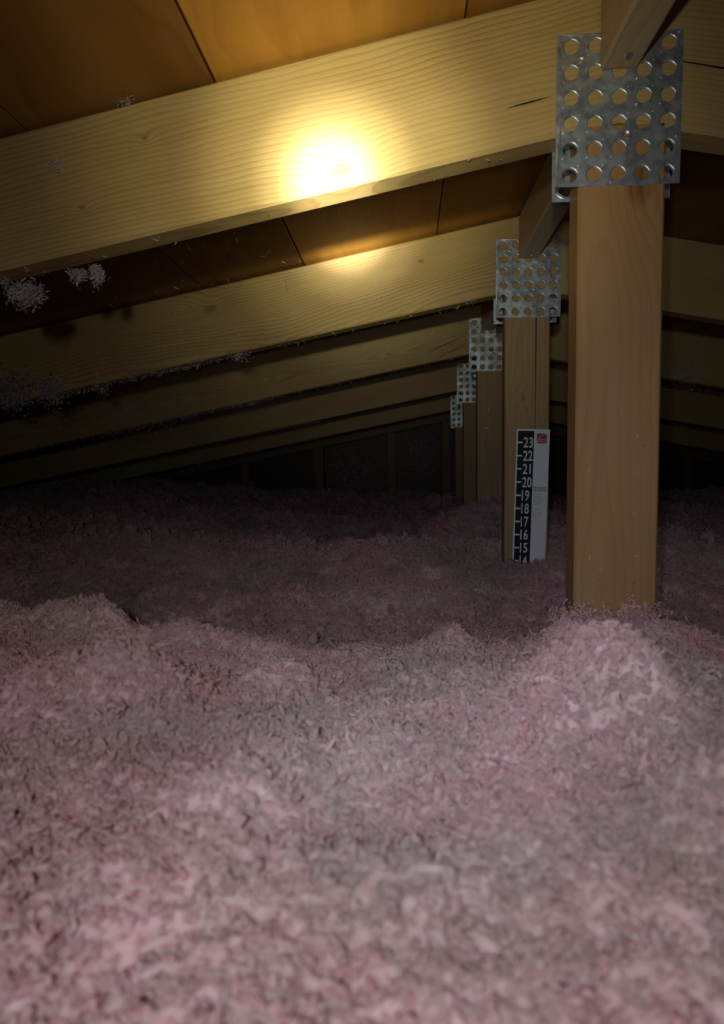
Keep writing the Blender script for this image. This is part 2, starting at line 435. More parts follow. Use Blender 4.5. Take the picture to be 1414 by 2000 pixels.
t_labels = ['wooden roof truss closest to the camera, torch glare on its rafter',
            'second wooden roof truss, its post carrying the black and white depth ruler',
            'third wooden roof truss, its post partly hidden behind the ruler post',
            'fourth roof truss, small strip of perforated plate left of the third post',
            'fifth roof truss, almost lost in the dark before the gable wall']
plate_px = [(1083.5, 367, 0.5), (967.5, 621, 0.9), (916, 725, 0.6), (893, 787, 0), None]
TRUSS = []
for i in range(N_TRUSS):
    Y = Y0 + SPACING * i
    xr, zr = ridge_x(Y), ridge_z(Y)
    tr = empty('roof_truss', (xr, Y, 0))
    tag(tr, t_labels[i], 'truss', 'roof trusses in a row')
    # left rafter
    mL = basis(Vector((xr, Y + THK, zr)), (-CT, 0, -ST), (-ST, 0, CT))
    mR = basis(Vector((xr, Y, zr)), (CT, 0, -ST), (ST, 0, CT))
    kn, ck, kr, cr = [], [], [], []
    if i == 0:
        a = chord_local(mL, 668, 333, Y); kn = [(a[0], a[1], 0.013)]
        b = chord_local(mL, 283, 270, Y); kn.append((b[0], b[1], 0.004))
        b = chord_local(mL, 160, 405, Y); kn.append((b[0], b[1], 0.004))
        c0, c1 = chord_local(mL, 1080, 188, Y), chord_local(mL, 985, 213, Y)
        ck = [(c0[0], c1[0], c0[1], (c1[1] - c0[1]) / (c1[0] - c0[0]), 0.0009)]
        c0, c1 = chord_local(mR, 1330, 117, Y), chord_local(mR, 1420, 130, Y)
        cr = [(c0[0] - .05, c1[0] + .25, c0[1], -0.02, 0.0013)]
    elif i == 1:
        a = chord_local(mL, 410, 603, Y); kn = [(a[0], a[1], 0.015)]
        a = chord_local(mL, 822, 510, Y); kn.append((a[0], a[1], 0.007))
        c0, c1 = chord_local(mL, 556, 541, Y), chord_local(mL, 562, 572, Y)
        ck = [(c0[0] + 0.001, c1[0] - 0.001, c0[1], (c1[1] - c0[1]) / (c1[0] - c0[0] - 0.002), 0.006)]
    elif i == 2:
        c0, c1 = chord_local(mL, 910, 655, Y), chord_local(mL, 830, 690, Y)
        ck = [(c0[0], c1[0], c0[1], (c1[1] - c0[1]) / (c1[0] - c0[0]), 0.0012)]
        c0, c1 = chord_local(mL, 912, 672, Y), chord_local(mL, 850, 700, Y)
        ck.append((c0[0], c1[0], c0[1], (c1[1] - c0[1]) / (c1[0] - c0[0]), 0.001))
    lumber('rafter', L_LEFT, CHORD, THK, wood('pine_rafter', PINE_L, PINE_D, 1.7 + 5.3 * i, kn, ck, pith=(-0.02, 0.19 - 0.05 * (i % 3)), freq=180, contrast=0.7, wander=(0.06, 0.11, 0.11, 0.06, 0.06)[i]),
           mL, tr, cut=ST / CT)
    lumber('rafter', L_RIGHT, CHORD, THK, wood('pine_rafter', PINE_L, PINE_D, 2.9 + 4.1 * i, kr, cr, pith=(-0.02, 0.16), freq=210, contrast=0.5),
           mR, tr, cut=ST / CT)
    # king post
    pl = [at(1126, 700, Y).x, at(985.6, 800, Y).x, at(932, 860, Y).x][i] if i < 3 else xr - POST / 2
    zt = zr - CHORD / CT - 0.004
    mP = basis(Vector((pl + POST, Y, zt)), (0, 0, -1), (1, 0, 0))
    def PL(px, py):
        q = mP.inverted() @ at(px, py, Y); return q.x, q.z
    if i == 0:
        a = PL(1248, 356); kp = [(a[0], a[1], 0.026)]; cp = []
    elif i == 1:
        a = PL(1023, 778); kp = [(a[0], a[1], 0.0075)]
        c0 = PL(1047, 618); cp = [(c0[0] - 0.25, c0[0] + 0.25, c0[1], 0.0, 0.0012)]
    else: kp, cp = [], []
    tone = ((0.39, 0.21, 0.075), (0.27, 0.127, 0.037)) if i == 0 else ((0.42, 0.28, 0.13), (0.28, 0.16, 0.06))
    lumber('king_post', zt - 0.001, POST, THK, wood('pine_post', tone[0], tone[1], 60.3 + 3.7 * i, kp, cp, pith=(0.012, 0.06), freq=100, contrast=0.5,
           stain=(0.35, 0.27, 0.18, 0.3)), mP, tr)
    # connector plates, one pressed into each face
    if plate_px[i]:
        px, py, rot = plate_px[i]
        p = at(px, py, Y)
    else:
        p = Vector((xr - 0.066, Y, zr - 0.235)); rot = 0
    m = Matrix.Translation(Vector((p.x, Y - 0.0012, p.z))) @ Matrix.Rotation(math.radians(rot * 0.6), 4, 'Y')
    link('connector_plate', PLATE, GALV, tr, m)
    m = Matrix.Translation(Vector((p.x + 0.127 + 0.0055 - 0.004 * (i % 2), Y + THK + 0.0012, p.z + (0.0, -0.004, 0.002)[i % 3]))) @ Matrix.Rotation(math.pi, 4, 'Z')
    link('connector_plate', PLATE, GALV, tr, m)
    if i == 2:
        for (ax, ay) in ((954, 800), (950, 836)): nail_head(tr, at(ax, ay, Y - 0.0006), (0, -1, 0), 0.003)
    TRUSS.append((tr, pl, Y))

# ------------------------------------------------------------------ blocking between the trusses under the ridge
b_labels = ['short pine block running overhead to the front of the closest truss plate',
            'short pine block between the closest truss and the second truss',
            'short pine block between the second and third trusses',
            'short pine block between the third and fourth trusses',
            'short pine block between the fourth and fifth trusses']
end_px = [(1173, 135), (1013, 505), (940, 645)]
for i in range(N_TRUSS):
    Yend = Y0 + SPACING * i - 0.0030
    Yst = Yend - (SPACING - THK - 0.006)
    if i < 3:
        e = at(end_px[i][0], end_px[i][1], Yend); xl, zb = e.x, e.z
    else:
        xl, zb = ridge_x(Yend) - 0.022, ridge_z(Yend) - 0.072
    zb = min(zb, min(top_z(xl, Yend), top_z(xl + THK, Yend)) - 0.068)
    hgt = min(0.089, min(top_z(xl, Yend), top_z(xl + THK, Yend), top_z(xl, Yst)) - zb - 0.001)
    Lb = Yend - Yst
    # x runs from the far end towards the camera; z up
    m = basis(Vector((xl + THK, Yend, zb + hgt)), (0, -1, 0), (0, 0, 1))
    yv = Vector((m[0][1], m[1][1], m[2][1]))
    if yv.x > 0: m.translation.x = xl
    blk = empty('ridge_block', (xl + THK / 2, Yend - Lb / 2, zb)); tag(blk, b_labels[i], 'block', 'blocking under the ridge')
    lumber('block_body', Lb, hgt, THK, wood('pine_block', (0.44, 0.33, 0.19), (0.31, 0.21, 0.10), 120.0 + 2.3 * i, freq=90, contrast=0.5), m, blk)
    if i == 0: nail_head(blk, Vector((xl + 0.021, Yend - 0.022, zb - 0.0006)), (0, -0.5, -1), 0.0045)
    if i == 1: nail_head(blk, Vector((xl + 0.022, Yend - 0.016, zb - 0.0006)), (0, -0.2, -1), 0.004)

# ------------------------------------------------------------------ depth ruler stapled to the second post
WHITE = plain('ruler_white', (0.80, 0.88, 0.95), 0.4, 0, 0.5)
BLACK = plain('ruler_black', (0.010, 0.011, 0.016), 0.5, 0, 0.2)
RED = plain('logo_red', (0.42, 0.012, 0.03), 0.4)
INK = plain('text_ink', (0.05, 0.05, 0.07), 0.6)
GREYINK = plain('text_grey', (0.20, 0.21, 0.24), 0.6)
IN = 0.0254
Y2 = Y0 + SPACING
tl, trr, bl_ = at(1009, 838, Y2), at(1073.5, 838, Y2), at(1000, 1100, Y2)
up = (tl - bl_); up.y = 0; up.normalize()
rt = Vector((up.z, 0, -up.x))
RY = Y2 - 0.0022
ruler = empty('depth_ruler', (tl.x, RY, 0.0))
tag(ruler, 'black and white inch ruler stapled to the second post', 'ruler')
RW = (trr - tl).length
HT = (tl.z + 0.0) / up.z - 0.003     # ruler stands on the floor
IN = (at(1041.5, 863, Y2) - at(1032.5, 1093.5, Y2)).length / 9.0     # nine inch marks between 23 and 14
def rpt(u, v, d=0.0):
    """u inches from the left edge, v inches on the scale"""
    q = tl + rt * (u * IN) + up * ((v - 24.0) * IN)
    return Vector((q.x, RY - d, q.z))
def rquad(name, u0, u1, v0, v1, mat, d0, d1, parent=ruler):
    bm = bmesh.new()
    a = [bm.verts.new(rpt(u, v, d1)) for u, v in ((u0, v0), (u1, v0), (u1, v1), (u0, v1))]
    b = [bm.verts.new(rpt(u, v, d0)) for u, v in ((u0, v0), (u1, v0), (u1, v1), (u0, v1))]
    bm.faces.new(a); bm.faces.new(b[::-1])
    for k in range(4): bm.faces.new((a[k], b[k], b[(k + 1) % 4], a[(k + 1) % 4]))
    bmesh.ops.recalc_face_normals(bm, faces=bm.faces)
    me = bpy.data.meshes.new(name); bm.to_mesh(me); bm.free()
    return link(name, me, mat, parent)
RWI = RW / IN
V0 = 24.0 - HT / IN
rquad('backing', 0, RWI, V0, 24.0, WHITE, 0.0, 0.0012)
rquad('scale_strip', 0.10, 1.30, V0 + 0.1, 23.87, BLACK, 0.0012, 0.0014)
def rtext(name, s, u, v, h, mat, xs=1.0, wid=None, off=0.0, align='LEFT', d=0.0015, parent=ruler, ls=1.0):
    """lettering, baseline at (u, v) inches, capital height h inches"""
    cu = bpy.data.curves.new(name, 'FONT'); cu.body = s; cu.size = 1.0; cu.offset = off; cu.extrude = 0.0
    cu.align_x = 'LEFT'; cu.space_line = ls; cu.resolution_u = 3
    tmp = bpy.data.objects.new('tmp', cu); COL.objects.link(tmp)
    dg = bpy.context.evaluated_depsgraph_get()
    me = bpy.data.meshes.new_from_object(tmp.evaluated_get(dg))
    bpy.data.objects.remove(tmp)
    co = np.zeros(len(me.vertices) * 3); me.vertices.foreach_get('co', co); co = co.reshape(-1, 3)
    first = co
    capH = 0.70
    sy = h / capH
    sx = sy * xs
    if wid is not None: sx = wid / max(1e-6, co[:, 0].max() - co[:, 0].min())
    x0 = co[:, 0].min()
    out = []
    for c in co:
        q = rpt(u + (c[0] - x0) * sx, v + c[1] * sy, d)
        out.extend(q)
    me.vertices.foreach_set('co', out); me.update()
    me.name = name
    return link(name, me, mat, parent)
for n in range(13, 24):
    rquad('tick_mark', 0.06, 0.46, n - 0.06, n + 0.06, WHITE, 0.0014, 0.0017)
    w_ = 0.70 if n not in (21,) else 0.60
    rtext('numeral', str(n), 0.53, n - 0.37, 0.76, WHITE, wid=w_ if n >= 20 else 0.56, off=0.012)
# logo: red square with a white arc and two lines of lettering
logo = rquad('logo', 1.50, 2.24, 22.95, 23.69, RED, 0.0012, 0.0015)
bm = bmesh.new()
prev = None
for k in range(15):
    a = math.radians(90 + 90 * k / 14)
    o_, i_ = 0.66, 0.63
    cu_, cv_ = 2.20, 22.99
    pa = bm.verts.new(rpt(cu_ + o_ * math.cos(a), cv_ + o_ * math.sin(a), 0.0017))
    pb = bm.verts.new(rpt(cu_ + i_ * math.cos(a), cv_ + i_ * math.sin(a), 0.0017))
    if prev: bm.faces.new((prev[0], pa, pb, prev[1]))
    prev = (pa, pb)
me = bpy.data.meshes.new('logo_arc'); bm.to_mesh(me); bm.free()
link('logo_arc', me, WHITE, logo)
rtext('logo_lettering', 'OWENS', 1.66, 23.19, 0.11, WHITE, wid=0.50, d=0.0018, parent=logo)
rtext('logo_lettering', 'CORNING', 1.55, 23.04, 0.11, WHITE, wid=0.62, d=0.0018, parent=logo)
rtext('heading', 'INSTALLING', 1.39, 19.53, 0.13, INK, wid=0.92, off=0.03)
rtext('heading', 'INSULATION', 1.39, 19.33, 0.13, INK, wid=0.94, off=0.03)
lines = ['Be sure to install', 'the proper bag', 'count in addition', 'to the required', 'initial installed', 'thickness.', None,
         'See coverage', 'data on the', 'product package', 'for the desired', 'R-value.']
v = 19.05
for s in lines:
    if s: rtext('instruction_text', s, 1.39, v, 0.095, GREYINK, xs=0.78)
    v -= 0.156
# staple near the top
bm = bmesh.new()
a, b = rpt(0.70, 23.20, 0.0023), rpt(1.00, 23.21, 0.0023)
bmesh.ops.create_cone(bm, cap_ends=True, segments=8, radius1=0.0007, radius2=0.0007, depth=(b - a).length)
me = bpy.data.meshes.new('staple'); bm.to_mesh(me); bm.free()
q = (b - a).to_track_quat('Z', 'Y').to_matrix().to_4x4(); q.translation = (a + b) / 2
link('staple', me, plain('staple_steel', (0.85, 0.85, 0.85), 0.25, 1.0), ruler, q)

# ------------------------------------------------------------------ blown-in insulation
def _hash(ix, iy, s):
    h = (ix.astype(np.int64) * 374761393 + iy.astype(np.int64) * 668265263 + int(s) * 974711) & 0x7fffffff
    h = ((h ^ (h >> 13)) * 1274126177) & 0x7fffffff
    h = (h ^ (h >> 16)) & 0x7fffffff
    return h / float(0x7fffffff)
def vnoise(x, y, s):
    ix, iy = np.floor(x), np.floor(y); fx, fy = x - ix, y - iy
    ux, uy = fx * fx * fx * (fx * (fx * 6 - 15) + 10), fy * fy * fy * (fy * (fy * 6 - 15) + 10)
    a, b = _hash(ix, iy, s), _hash(ix + 1, iy, s); c, d = _hash(ix, iy + 1, s), _hash(ix + 1, iy + 1, s)
    return (a + (b - a) * ux) * (1 - uy) + (c + (d - c) * ux) * uy - 0.5
def puffs(x, y, s):
    """rounded clumps: 1 at the middle of a clump, 0 in the creases between clumps"""
    ix, iy = np.floor(x), np.floor(y); best = np.full(x.shape, 9.0)
    for dx in (-1, 0, 1):
        for dy in (-1, 0, 1):
            px = ix + dx + 0.1 + 0.8 * _hash(ix + dx, iy + dy, s); py = iy + dy + 0.1 + 0.8 * _hash(ix + dx, iy + dy, s + 17)
            rr = 0.75 + 0.5 * _hash(ix + dx, iy + dy, s + 31)
            best = np.minimum(best, ((px - x) ** 2 + (py - y) ** 2) / rr)
    return np.sqrt(np.clip(1 - best, 0, 1))

def zat(py, Y, px=700.0):
    return at(px, py, Y).z
# crest of the nearest drift as drawn by its outline in the photograph
crest_px = [(-400, 1170), (0, 1172), (60, 1192), (130, 1170), (210, 1185), (265, 1228), (370, 1218), (440, 1255), (520, 1270), (660, 1280), (780, 1276),
            (885, 1256), (950, 1290), (1020, 1284), (1090, 1222), (1180, 1207), (1300, 1235), (1414, 1262), (1800, 1270)]
YC = 0.64
CXs = np.array([at(px, py, YC).x for px, py in crest_px]); CZs = np.array([at(px, py, YC).z for px, py in crest_px])
KY = np.array([-0.7, 0.12, 0.30, 0.45, 0.50, YC, 0.78, 0.92, 1.05, 1.20, 1.32, 1.50, 1.75, 1.95, 2.3, 2.8, 3.4, 4.6])
KZ_rel = {  # measured heights, straight from the outline rows of the photograph
    -0.7: -0.165, 0.12: -0.165, 0.30: -0.168, 0.45: -0.168, 0.78: -0.245, 0.92: -0.285, 1.05: -0.278,
    1.20: -0.225, 1.32: -0.198, 1.50: -0.19, 1.75: -0.205, 1.95: -0.20, 2.3: -0.215, 2.8: -0.225, 3.4: -0.225, 4.6: -0.225}
def height(x, y, detail=True):
    x = np.asarray(x, float); y = np.asarray(y, float)
    c = np.interp(x * YC / np.clip(y, 0.35, 1.2), CXs, CZs)
    crest = c - 0.006
    lev = np.interp(y, [k for k in KZ_rel], [KZ_rel[k] for k in KZ_rel]) + CAM_Z
    wgt = np.exp(-((y - YC) / 0.055) ** 2)
    wgt = np.where(y < YC, np.exp(-((y - YC) / 0.14) ** 2), wgt)
    h = lev * (1 - wgt) + crest * wgt
    # gentle drifts further back
    far = np.clip((y - 0.95) / 0.4, 0, 1)
    h = h + far * (0.075 * vnoise(x * 1.6 + 3.3, y * 1.9 + 1.2, 5) + 0.04 * vnoise(x * 4.0, y * 4.0, 6))
    h = h + far * 0.09 * np.clip((-0.5 - x) / 1.0, 0, 1)
    # around the posts the wool piles up to the height seen against each post
    for (px, py, i, amt, rad) in ((1215, 1232, 0, 1.0, 0.085), (1035, 1098, 1, 1.0, 0.13), (955, 990, 2, 1.0, 0.16)):
        Yp = Y0 + SPACING * i - 0.012; p = at(px, py, Yp)
        g = np.exp(-(((x - p.x) / rad) ** 2 + ((y - Yp) / rad) ** 2)) * amt
        h = h * (1 - g) + (p.z - 0.008) * g
    # lumps in the foreground
    for (px, py, Yl, r, a) in ((270, 1400, 0.42, 0.045, 0.020), (1170, 1440, 0.40, 0.045, 0.032), (1290, 1500, 0.36, 0.035, 0.02), (540, 1330, 0.52, 0.03, 0.012),
                               (750, 1500, 0.36, 0.03, 0.012), (60, 1470, 0.38, 0.035, 0.014), (1390, 1700, 0.27, 0.03, 0.014), (560, 1620, 0.30, 0.03, 0.010),
                               (880, 1265, 0.63, 0.020, 0.005)):
        p = at(px, py, Yl)
        h = h + 1.35 * a * np.exp(-(((x - p.x) / r) ** 2 + ((y - Yl) / r) ** 2))
    near = np.clip((y + 0.1) / 0.4, 0.5, 1)
    h = h + 0.03 * vnoise(x * 9, y * 9, 1) * near + 0.018 * vnoise(x * 21, y * 21, 2)
    wx, wy = x + 0.012 * vnoise(x * 40, y * 40, 8), y + 0.012 * vnoise(x * 40 + 9, y * 40, 9)
    h = h + 0.015 * (puffs(wx * 20, wy * 20, 3) - 0.6) + 0.009 * (puffs(wx * 50 + 3, wy * 50, 4) - 0.6)
    if detail:
        h = h + 0.0035 * (puffs(wx * 120, wy * 120, 12) - 0.6) + 0.0022 * (puffs(wx * 230, wy * 230, 14) - 0.6) + 0.003 * vnoise(x * 190, y * 190, 13)
    return h

def roof_limit(x, y):
    dip = np.interp(y, [1.36, 1.93, 2.54, 3.15, 3.76, 4.4], [0, 0.006, 0.036, 0.055, 0.06, 0.06])
    return CAM_Z + 0.494 - 0.012 * (y - Y0) - dip - SLOPE * np.abs(x - 0.2265) - 0.03
def grid_surface():
    n1, n2 = 920, 880
    ys = np.concatenate([np.linspace(-0.55, 0.06, 40, endpoint=False), 0.06 * (Y_GABLE + 0.088) ** (np.linspace(0, 1, n1)) / 0.06 ** (np.linspace(0, 1, n1))])
    t = np.linspace(-1, 1, n2)
    wl = 0.35 + 0.80 * np.clip(ys, 0, 9); wr = 0.30 + 0.62 * np.clip(ys, 0, 9)
    X = np.where(t[None, :] < 0, t[None, :] * wl[:, None], t[None, :] * wr[:, None])
    X = np.clip(X, -2.8, 2.2)
    Yg = np.repeat(ys[:, None], n2, 1)
    Zg = height(X, Yg)
    lim = roof_limit(X, Yg)
    Zg = np.minimum(Zg, lim)
    V = np.stack([X, Yg, Zg], -1).reshape(-1, 3)
    R_, C_ = X.shape
    idx = np.arange(R_ * C_).reshape(R_, C_)
    Fq = np.stack([idx[:-1, :-1], idx[:-1, 1:], idx[1:, 1:], idx[1:, :-1]], -1).reshape(-1, 4)
    tint = 0.35 + 0.3 * RNG.random(len(V))
    return mesh_np('insulation_surface', V, Fq, True, tint)
ins = link('blown_insulation', grid_surface(), FLUFF_BODY)
tag(ins, 'deep drifts of loose pink blown-in fibreglass covering the attic floor', 'insulation', kind='stuff')

def flakes(P, N, size, rng, tint, curl=1.0, elong=(0.9, 2.2)):
    """little crumpled shreds at points P with general direction N; one mesh"""
    n = len(P)
    a = rng.normal(size=(n, 3)); a /= np.linalg.norm(a, axis=1)[:, None]
    d = a + 0.25 * N; d /= np.linalg.norm(d, axis=1)[:, None]
    b = rng.normal(size=(n, 3)); b -= (b * d).sum(1)[:, None] * d; b /= np.linalg.norm(b, axis=1)[:, None]
    c = np.cross(d, b)
    L = size * rng.uniform(elong[0], elong[1], n); Wd = size * rng.uniform(0.35, 0.85, n)
    k1 = rng.normal(size=n) * 0.45 * curl; k2 = rng.normal(size=n) * 0.45 * curl
    V = np.zeros((n, 9, 3)); q = 0
    for iu, u in enumerate((-0.5, 0.0, 0.5)):
        for iv, v_ in enumerate((-0.5, 0.0, 0.5)):
            ww = 1.0 if iu == 1 else 0.62
            j = rng.normal(size=(n, 3)) * 0.10
            uu = u + j[:, 0]; vv = (v_ + j[:, 1]) * ww
            bend = k1 * (u * u * 4) + k2 * (v_ * v_ * 4) + j[:, 2]
            V[:, q] = P + d * (L * uu)[:, None] + b * (Wd * vv)[:, None] + c * (size * 0.55 * bend)[:, None]
            q += 1
    base = (np.arange(n) * 9)[:, None]
    fq = np.array([[0, 1, 4, 3], [1, 2, 5, 4], [3, 4, 7, 6], [4, 5, 8, 7]])
    Fq = (base[:, :, None] + fq[None]).reshape(-1, 4)
    return V.reshape(-1, 3), Fq, np.repeat(tint, 9)

def scatter():
    Vs, Fs, Ts = [], [], []; off = 0
    specs = [(0.05, 0.40, 20000, 0.0016, 0.0006), (0.30, 0.80, 30000, 0.0022, 0.0009), (0.75, 1.5, 40000, 0.0034, 0.0013),
             (1.4, 2.6, 24000, 0.0048, 0.0018), (2.5, 3.80, 12000, 0.008, 0.003)]
    for (ya, yb, n, s, ss) in specs:
        y = np.sqrt(RNG.uniform(max(ya, 0.02) ** 2, yb ** 2, n))
        x = RNG.uniform(-1, 1, n); x = np.where(x < 0, x * (0.20 + 0.72 * y), x * (0.16 + 0.54 * y))
        z = height(x, y)
        e = 0.004
        nx = (height(x + e, y, False) - height(x - e, y, False)) / (2 * e); ny = (height(x, y + e, False) - height(x, y - e, False)) / (2 * e)
        N = np.stack([-nx, -ny, np.ones(n)], 1); N /= np.linalg.norm(N, axis=1)[:, None]
        sz = np.clip(RNG.normal(s, ss, n), s * 0.45, s * 2.6)
        lift = RNG.uniform(0.1, 1.1, n) * sz
        P = np.stack([x, y, z], 1) + N * lift[:, None]
        lim = roof_limit(x, y)
        ok = P[:, 2] < lim
        # keep clear of the posts
        for (tr_, pl_, Yp) in TRUSS:
            ok &= ~((x > pl_ - 0.001) & (x < pl_ + POST + 0.001) & (y > Yp - 0.002) & (y < Yp + THK + 0.002))
        P, N, sz = P[ok], N[ok], sz[ok]
        tint = RNG.random(len(P)) ** 1.3
        v_, f_, t_ = flakes(P, N, sz, RNG, tint)
        Vs.append(v_); Fs.append(f_ + off); Ts.append(t_); off += len(v_)
    # pale wisps standing out of the drifts
    for (ya, yb, n, s) in [(0.08, 0.45, 1400, 0.0022), (0.4, 0.75, 1600, 0.0021), (0.75, 1.6, 1200, 0.0032)]:
        y = np.sqrt(RNG.uniform(ya ** 2, yb ** 2, n)); x = RNG.uniform(-0.7, 0.55, n) * (0.1 + y)
        keep = vnoise(x * 7, y * 7, 40) > 0.02
        x, y = x[keep], y[keep]; n = len(x)
        P = np.stack([x, y, height(x, y) + 0.0015], 1)
        for (tr_, pl_, Yp) in TRUSS:
            P = P[~((P[:, 0] > pl_ - 0.006) & (P[:, 0] < pl_ + POST + 0.006) & (P[:, 1] > Yp - 0.008) & (P[:, 1] < Yp + THK + 0.008))]
        v_, f_, t_ = flakes(P, np.repeat(np.array([[0, -0.3, 1.0]]), len(P), 0), s * np.exp(RNG.normal(0, 0.35, len(P))), RNG, np.full(len(P), 2.2), 1.3, (0.8, 2.4))
        Vs.append(v_); Fs.append(f_ + off); Ts.append(t_); off += len(v_)
    return mesh_np('insulation_shreds', np.concatenate(Vs), np.concatenate(Fs), True, np.concatenate(Ts))
shr = link('loose_shreds', scatter(), FLUFF, ins)
shr['kind'] = 'stuff'

# the wool's soft grains: thousands of small crumpled puffs lying on the drifts
def grains():
    Ps, Rs, Ss, Is = [], [], [], []
    for (ya, yb, n, r_) in [(0.03, 0.42, 26000, 0.0011), (0.30, 0.82, 34000, 0.0014), (0.75, 1.5, 34000, 0.0024), (1.4, 2.6, 20000, 0.0048), (2.5, 3.80, 8000, 0.009)]:
        y = np.sqrt(RNG.uniform(ya ** 2, yb ** 2, n))
        x = RNG.uniform(-1, 1, n); x = np.where(x < 0, x * (0.20 + 0.74 * y), x * (0.16 + 0.56 * y))
        z = height(x, y)
        sz = r_ * np.exp(RNG.normal(0, 0.42, n))
        z = z + RNG.uniform(-0.7, 0.6, n) * sz
        ok = z < roof_limit(x, y) - 0.01
        for (tr_, pl_, Yp) in TRUSS:
            ok &= ~((x > pl_ - 0.002) & (x < pl_ + POST + 0.002) & (y > Yp - 0.004) & (y < Yp + THK + 0.004))
        x, y, z, sz = x[ok], y[ok], z[ok], sz[ok]; n = len(x)
        Ps.append(np.stack([x, y, z], 1)); Rs.append(RNG.uniform(0, 6.283, (n, 3)))
        Ss.append(sz[:, None] * np.stack([RNG.uniform(0.7, 1.9, n), RNG.uniform(0.6, 1.2, n), RNG.uniform(0.5, 1.0, n)], 1))
        Is.append(RNG.integers(0, 6, n))
    P = np.concatenate(Ps)
    me = bpy.data.meshes.new('wool_grains'); me.vertices.add(len(P)); me.vertices.foreach_set('co', P.astype(np.float32).ravel())
    a = me.attributes.new('turn', 'FLOAT_VECTOR', 'POINT'); a.data.foreach_set('vector', np.concatenate(Rs).astype(np.float32).ravel())
    a = me.attributes.new('size', 'FLOAT_VECTOR', 'POINT'); a.data.foreach_set('vector', np.concatenate(Ss).astype(np.float32).ravel())
    a = me.attributes.new('kind_no', 'INT', 'POINT'); a.data.foreach_set('value', np.concatenate(Is).astype(np.int32))
    me.update()
    o = link('wool_grains', me, FLUFF_GRAIN, ins); o['kind'] = 'stuff'
    ng = bpy.data.node_groups.new('grain_nodes', 'GeometryNodeTree')
    ng.interface.new_socket('Geometry', in_out='INPUT', socket_type='NodeSocketGeometry')
    ng.interface.new_socket('Geometry', in_out='OUTPUT', socket_type='NodeSocketGeometry')
    N_, K = ng.nodes, ng.links
    gi, go = N_.new('NodeGroupInput'), N_.new('NodeGroupOutput')
    g2i = N_.new('GeometryNodeGeometryToInstance')
    for k in range(6):
        ico = N_.new('GeometryNodeMeshIcoSphere'); ico.inputs['Radius'].default_value = 1.0; ico.inputs['Subdivisions'].default_value = 4
        no = N_.new('ShaderNodeTexNoise'); no.noise_dimensions = '4D'; no.inputs['W'].default_value = 7.3 * k
        no.inputs['Scale'].default_value = 1.15; no.inputs['Detail'].default_value = 4.0; no.inputs['Roughness'].default_value = 0.68
        sub = N_.new('ShaderNodeVectorMath'); sub.operation = 'SUBTRACT'; sub.inputs[1].default_value = (0.5, 0.5, 0.5)
        mul = N_.new('ShaderNodeVectorMath'); mul.operation = 'SCALE'; mul.inputs['Scale'].default_value = 3.2
        sp = N_.new('GeometryNodeSetPosition'); sm = N_.new('GeometryNodeSetMaterial'); sm.inputs['Material'].default_value = FLUFF_GRAIN
        sh = N_.new('GeometryNodeSetShadeSmooth')
        K.new(no.outputs['Color'], sub.inputs[0]); K.new(sub.outputs[0], mul.inputs[0]); K.new(mul.outputs[0], sp.inputs['Offset'])
        K.new(ico.outputs['Mesh'], sp.inputs['Geometry']); K.new(sp.outputs[0], sh.inputs['Geometry'] if 'Geometry' in sh.inputs else sh.inputs[0])
        K.new(sh.outputs[0], sm.inputs['Geometry']); K.new(sm.outputs[0], g2i.inputs[0])
    ip = N_.new('GeometryNodeInstanceOnPoints'); ip.inputs['Pick Instance'].default_value = True
    def attr(nm, dt):
        q = N_.new('GeometryNodeInputNamedAttribute'); q.data_type = dt; q.inputs['Name'].default_value = nm
        return [s_ for s_ in q.outputs if s_.enabled][0]
    K.new(gi.outputs[0], ip.inputs['Points']); K.new(g2i.outputs[0], ip.inputs['Instance'])
    K.new(attr('turn', 'FLOAT_VECTOR'), ip.inputs['Rotation']); K.new(attr('size', 'FLOAT_VECTOR'), ip.inputs['Scale'])
    K.new(attr('kind_no', 'INT'), ip.inputs['Instance Index'])
    K.new(ip.outputs[0], go.inputs[0])
    md = o.modifiers.new('grains', 'NODES'); md.node_group = ng
    return o
grains()

for (px, py, Yh, n, rad, lab) in ((1125, 1216, Y0 - 0.012, 200, 0.012, 'small pink wool heap at the left corner of the closest post foot'),
                                  (1240, 1214, Y0 - 0.014, 240, 0.014, 'small pink wool heap at the middle of the closest post foot')):
    c = at(px, py, Yh); rg = np.random.default_rng(int(px))
    g_ = rg.normal(size=(n * 5, 3)) * np.array([rad * 1.3, 0.004, rad * 0.75]); P_ = np.array(c) + g_
    P_[:, 1] = np.minimum(P_[:, 1], Y0 - 0.004)
    v_, f_, t_ = flakes(P_, np.repeat(np.array([[0, -1.0, 0.4]]), len(P_), 0), np.clip(rg.normal(0.0024, 0.0008, len(P_)), 0.001, 0.005), rg, rg.random(len(P_)))
    o = link('wool_heap', mesh_np('wool_heap', v_ - np.array(c), f_, True, t_), FLUFF); o.location = c
    tag(o, lab, 'insulation', 'wool heaped on the closest post', 'stuff')

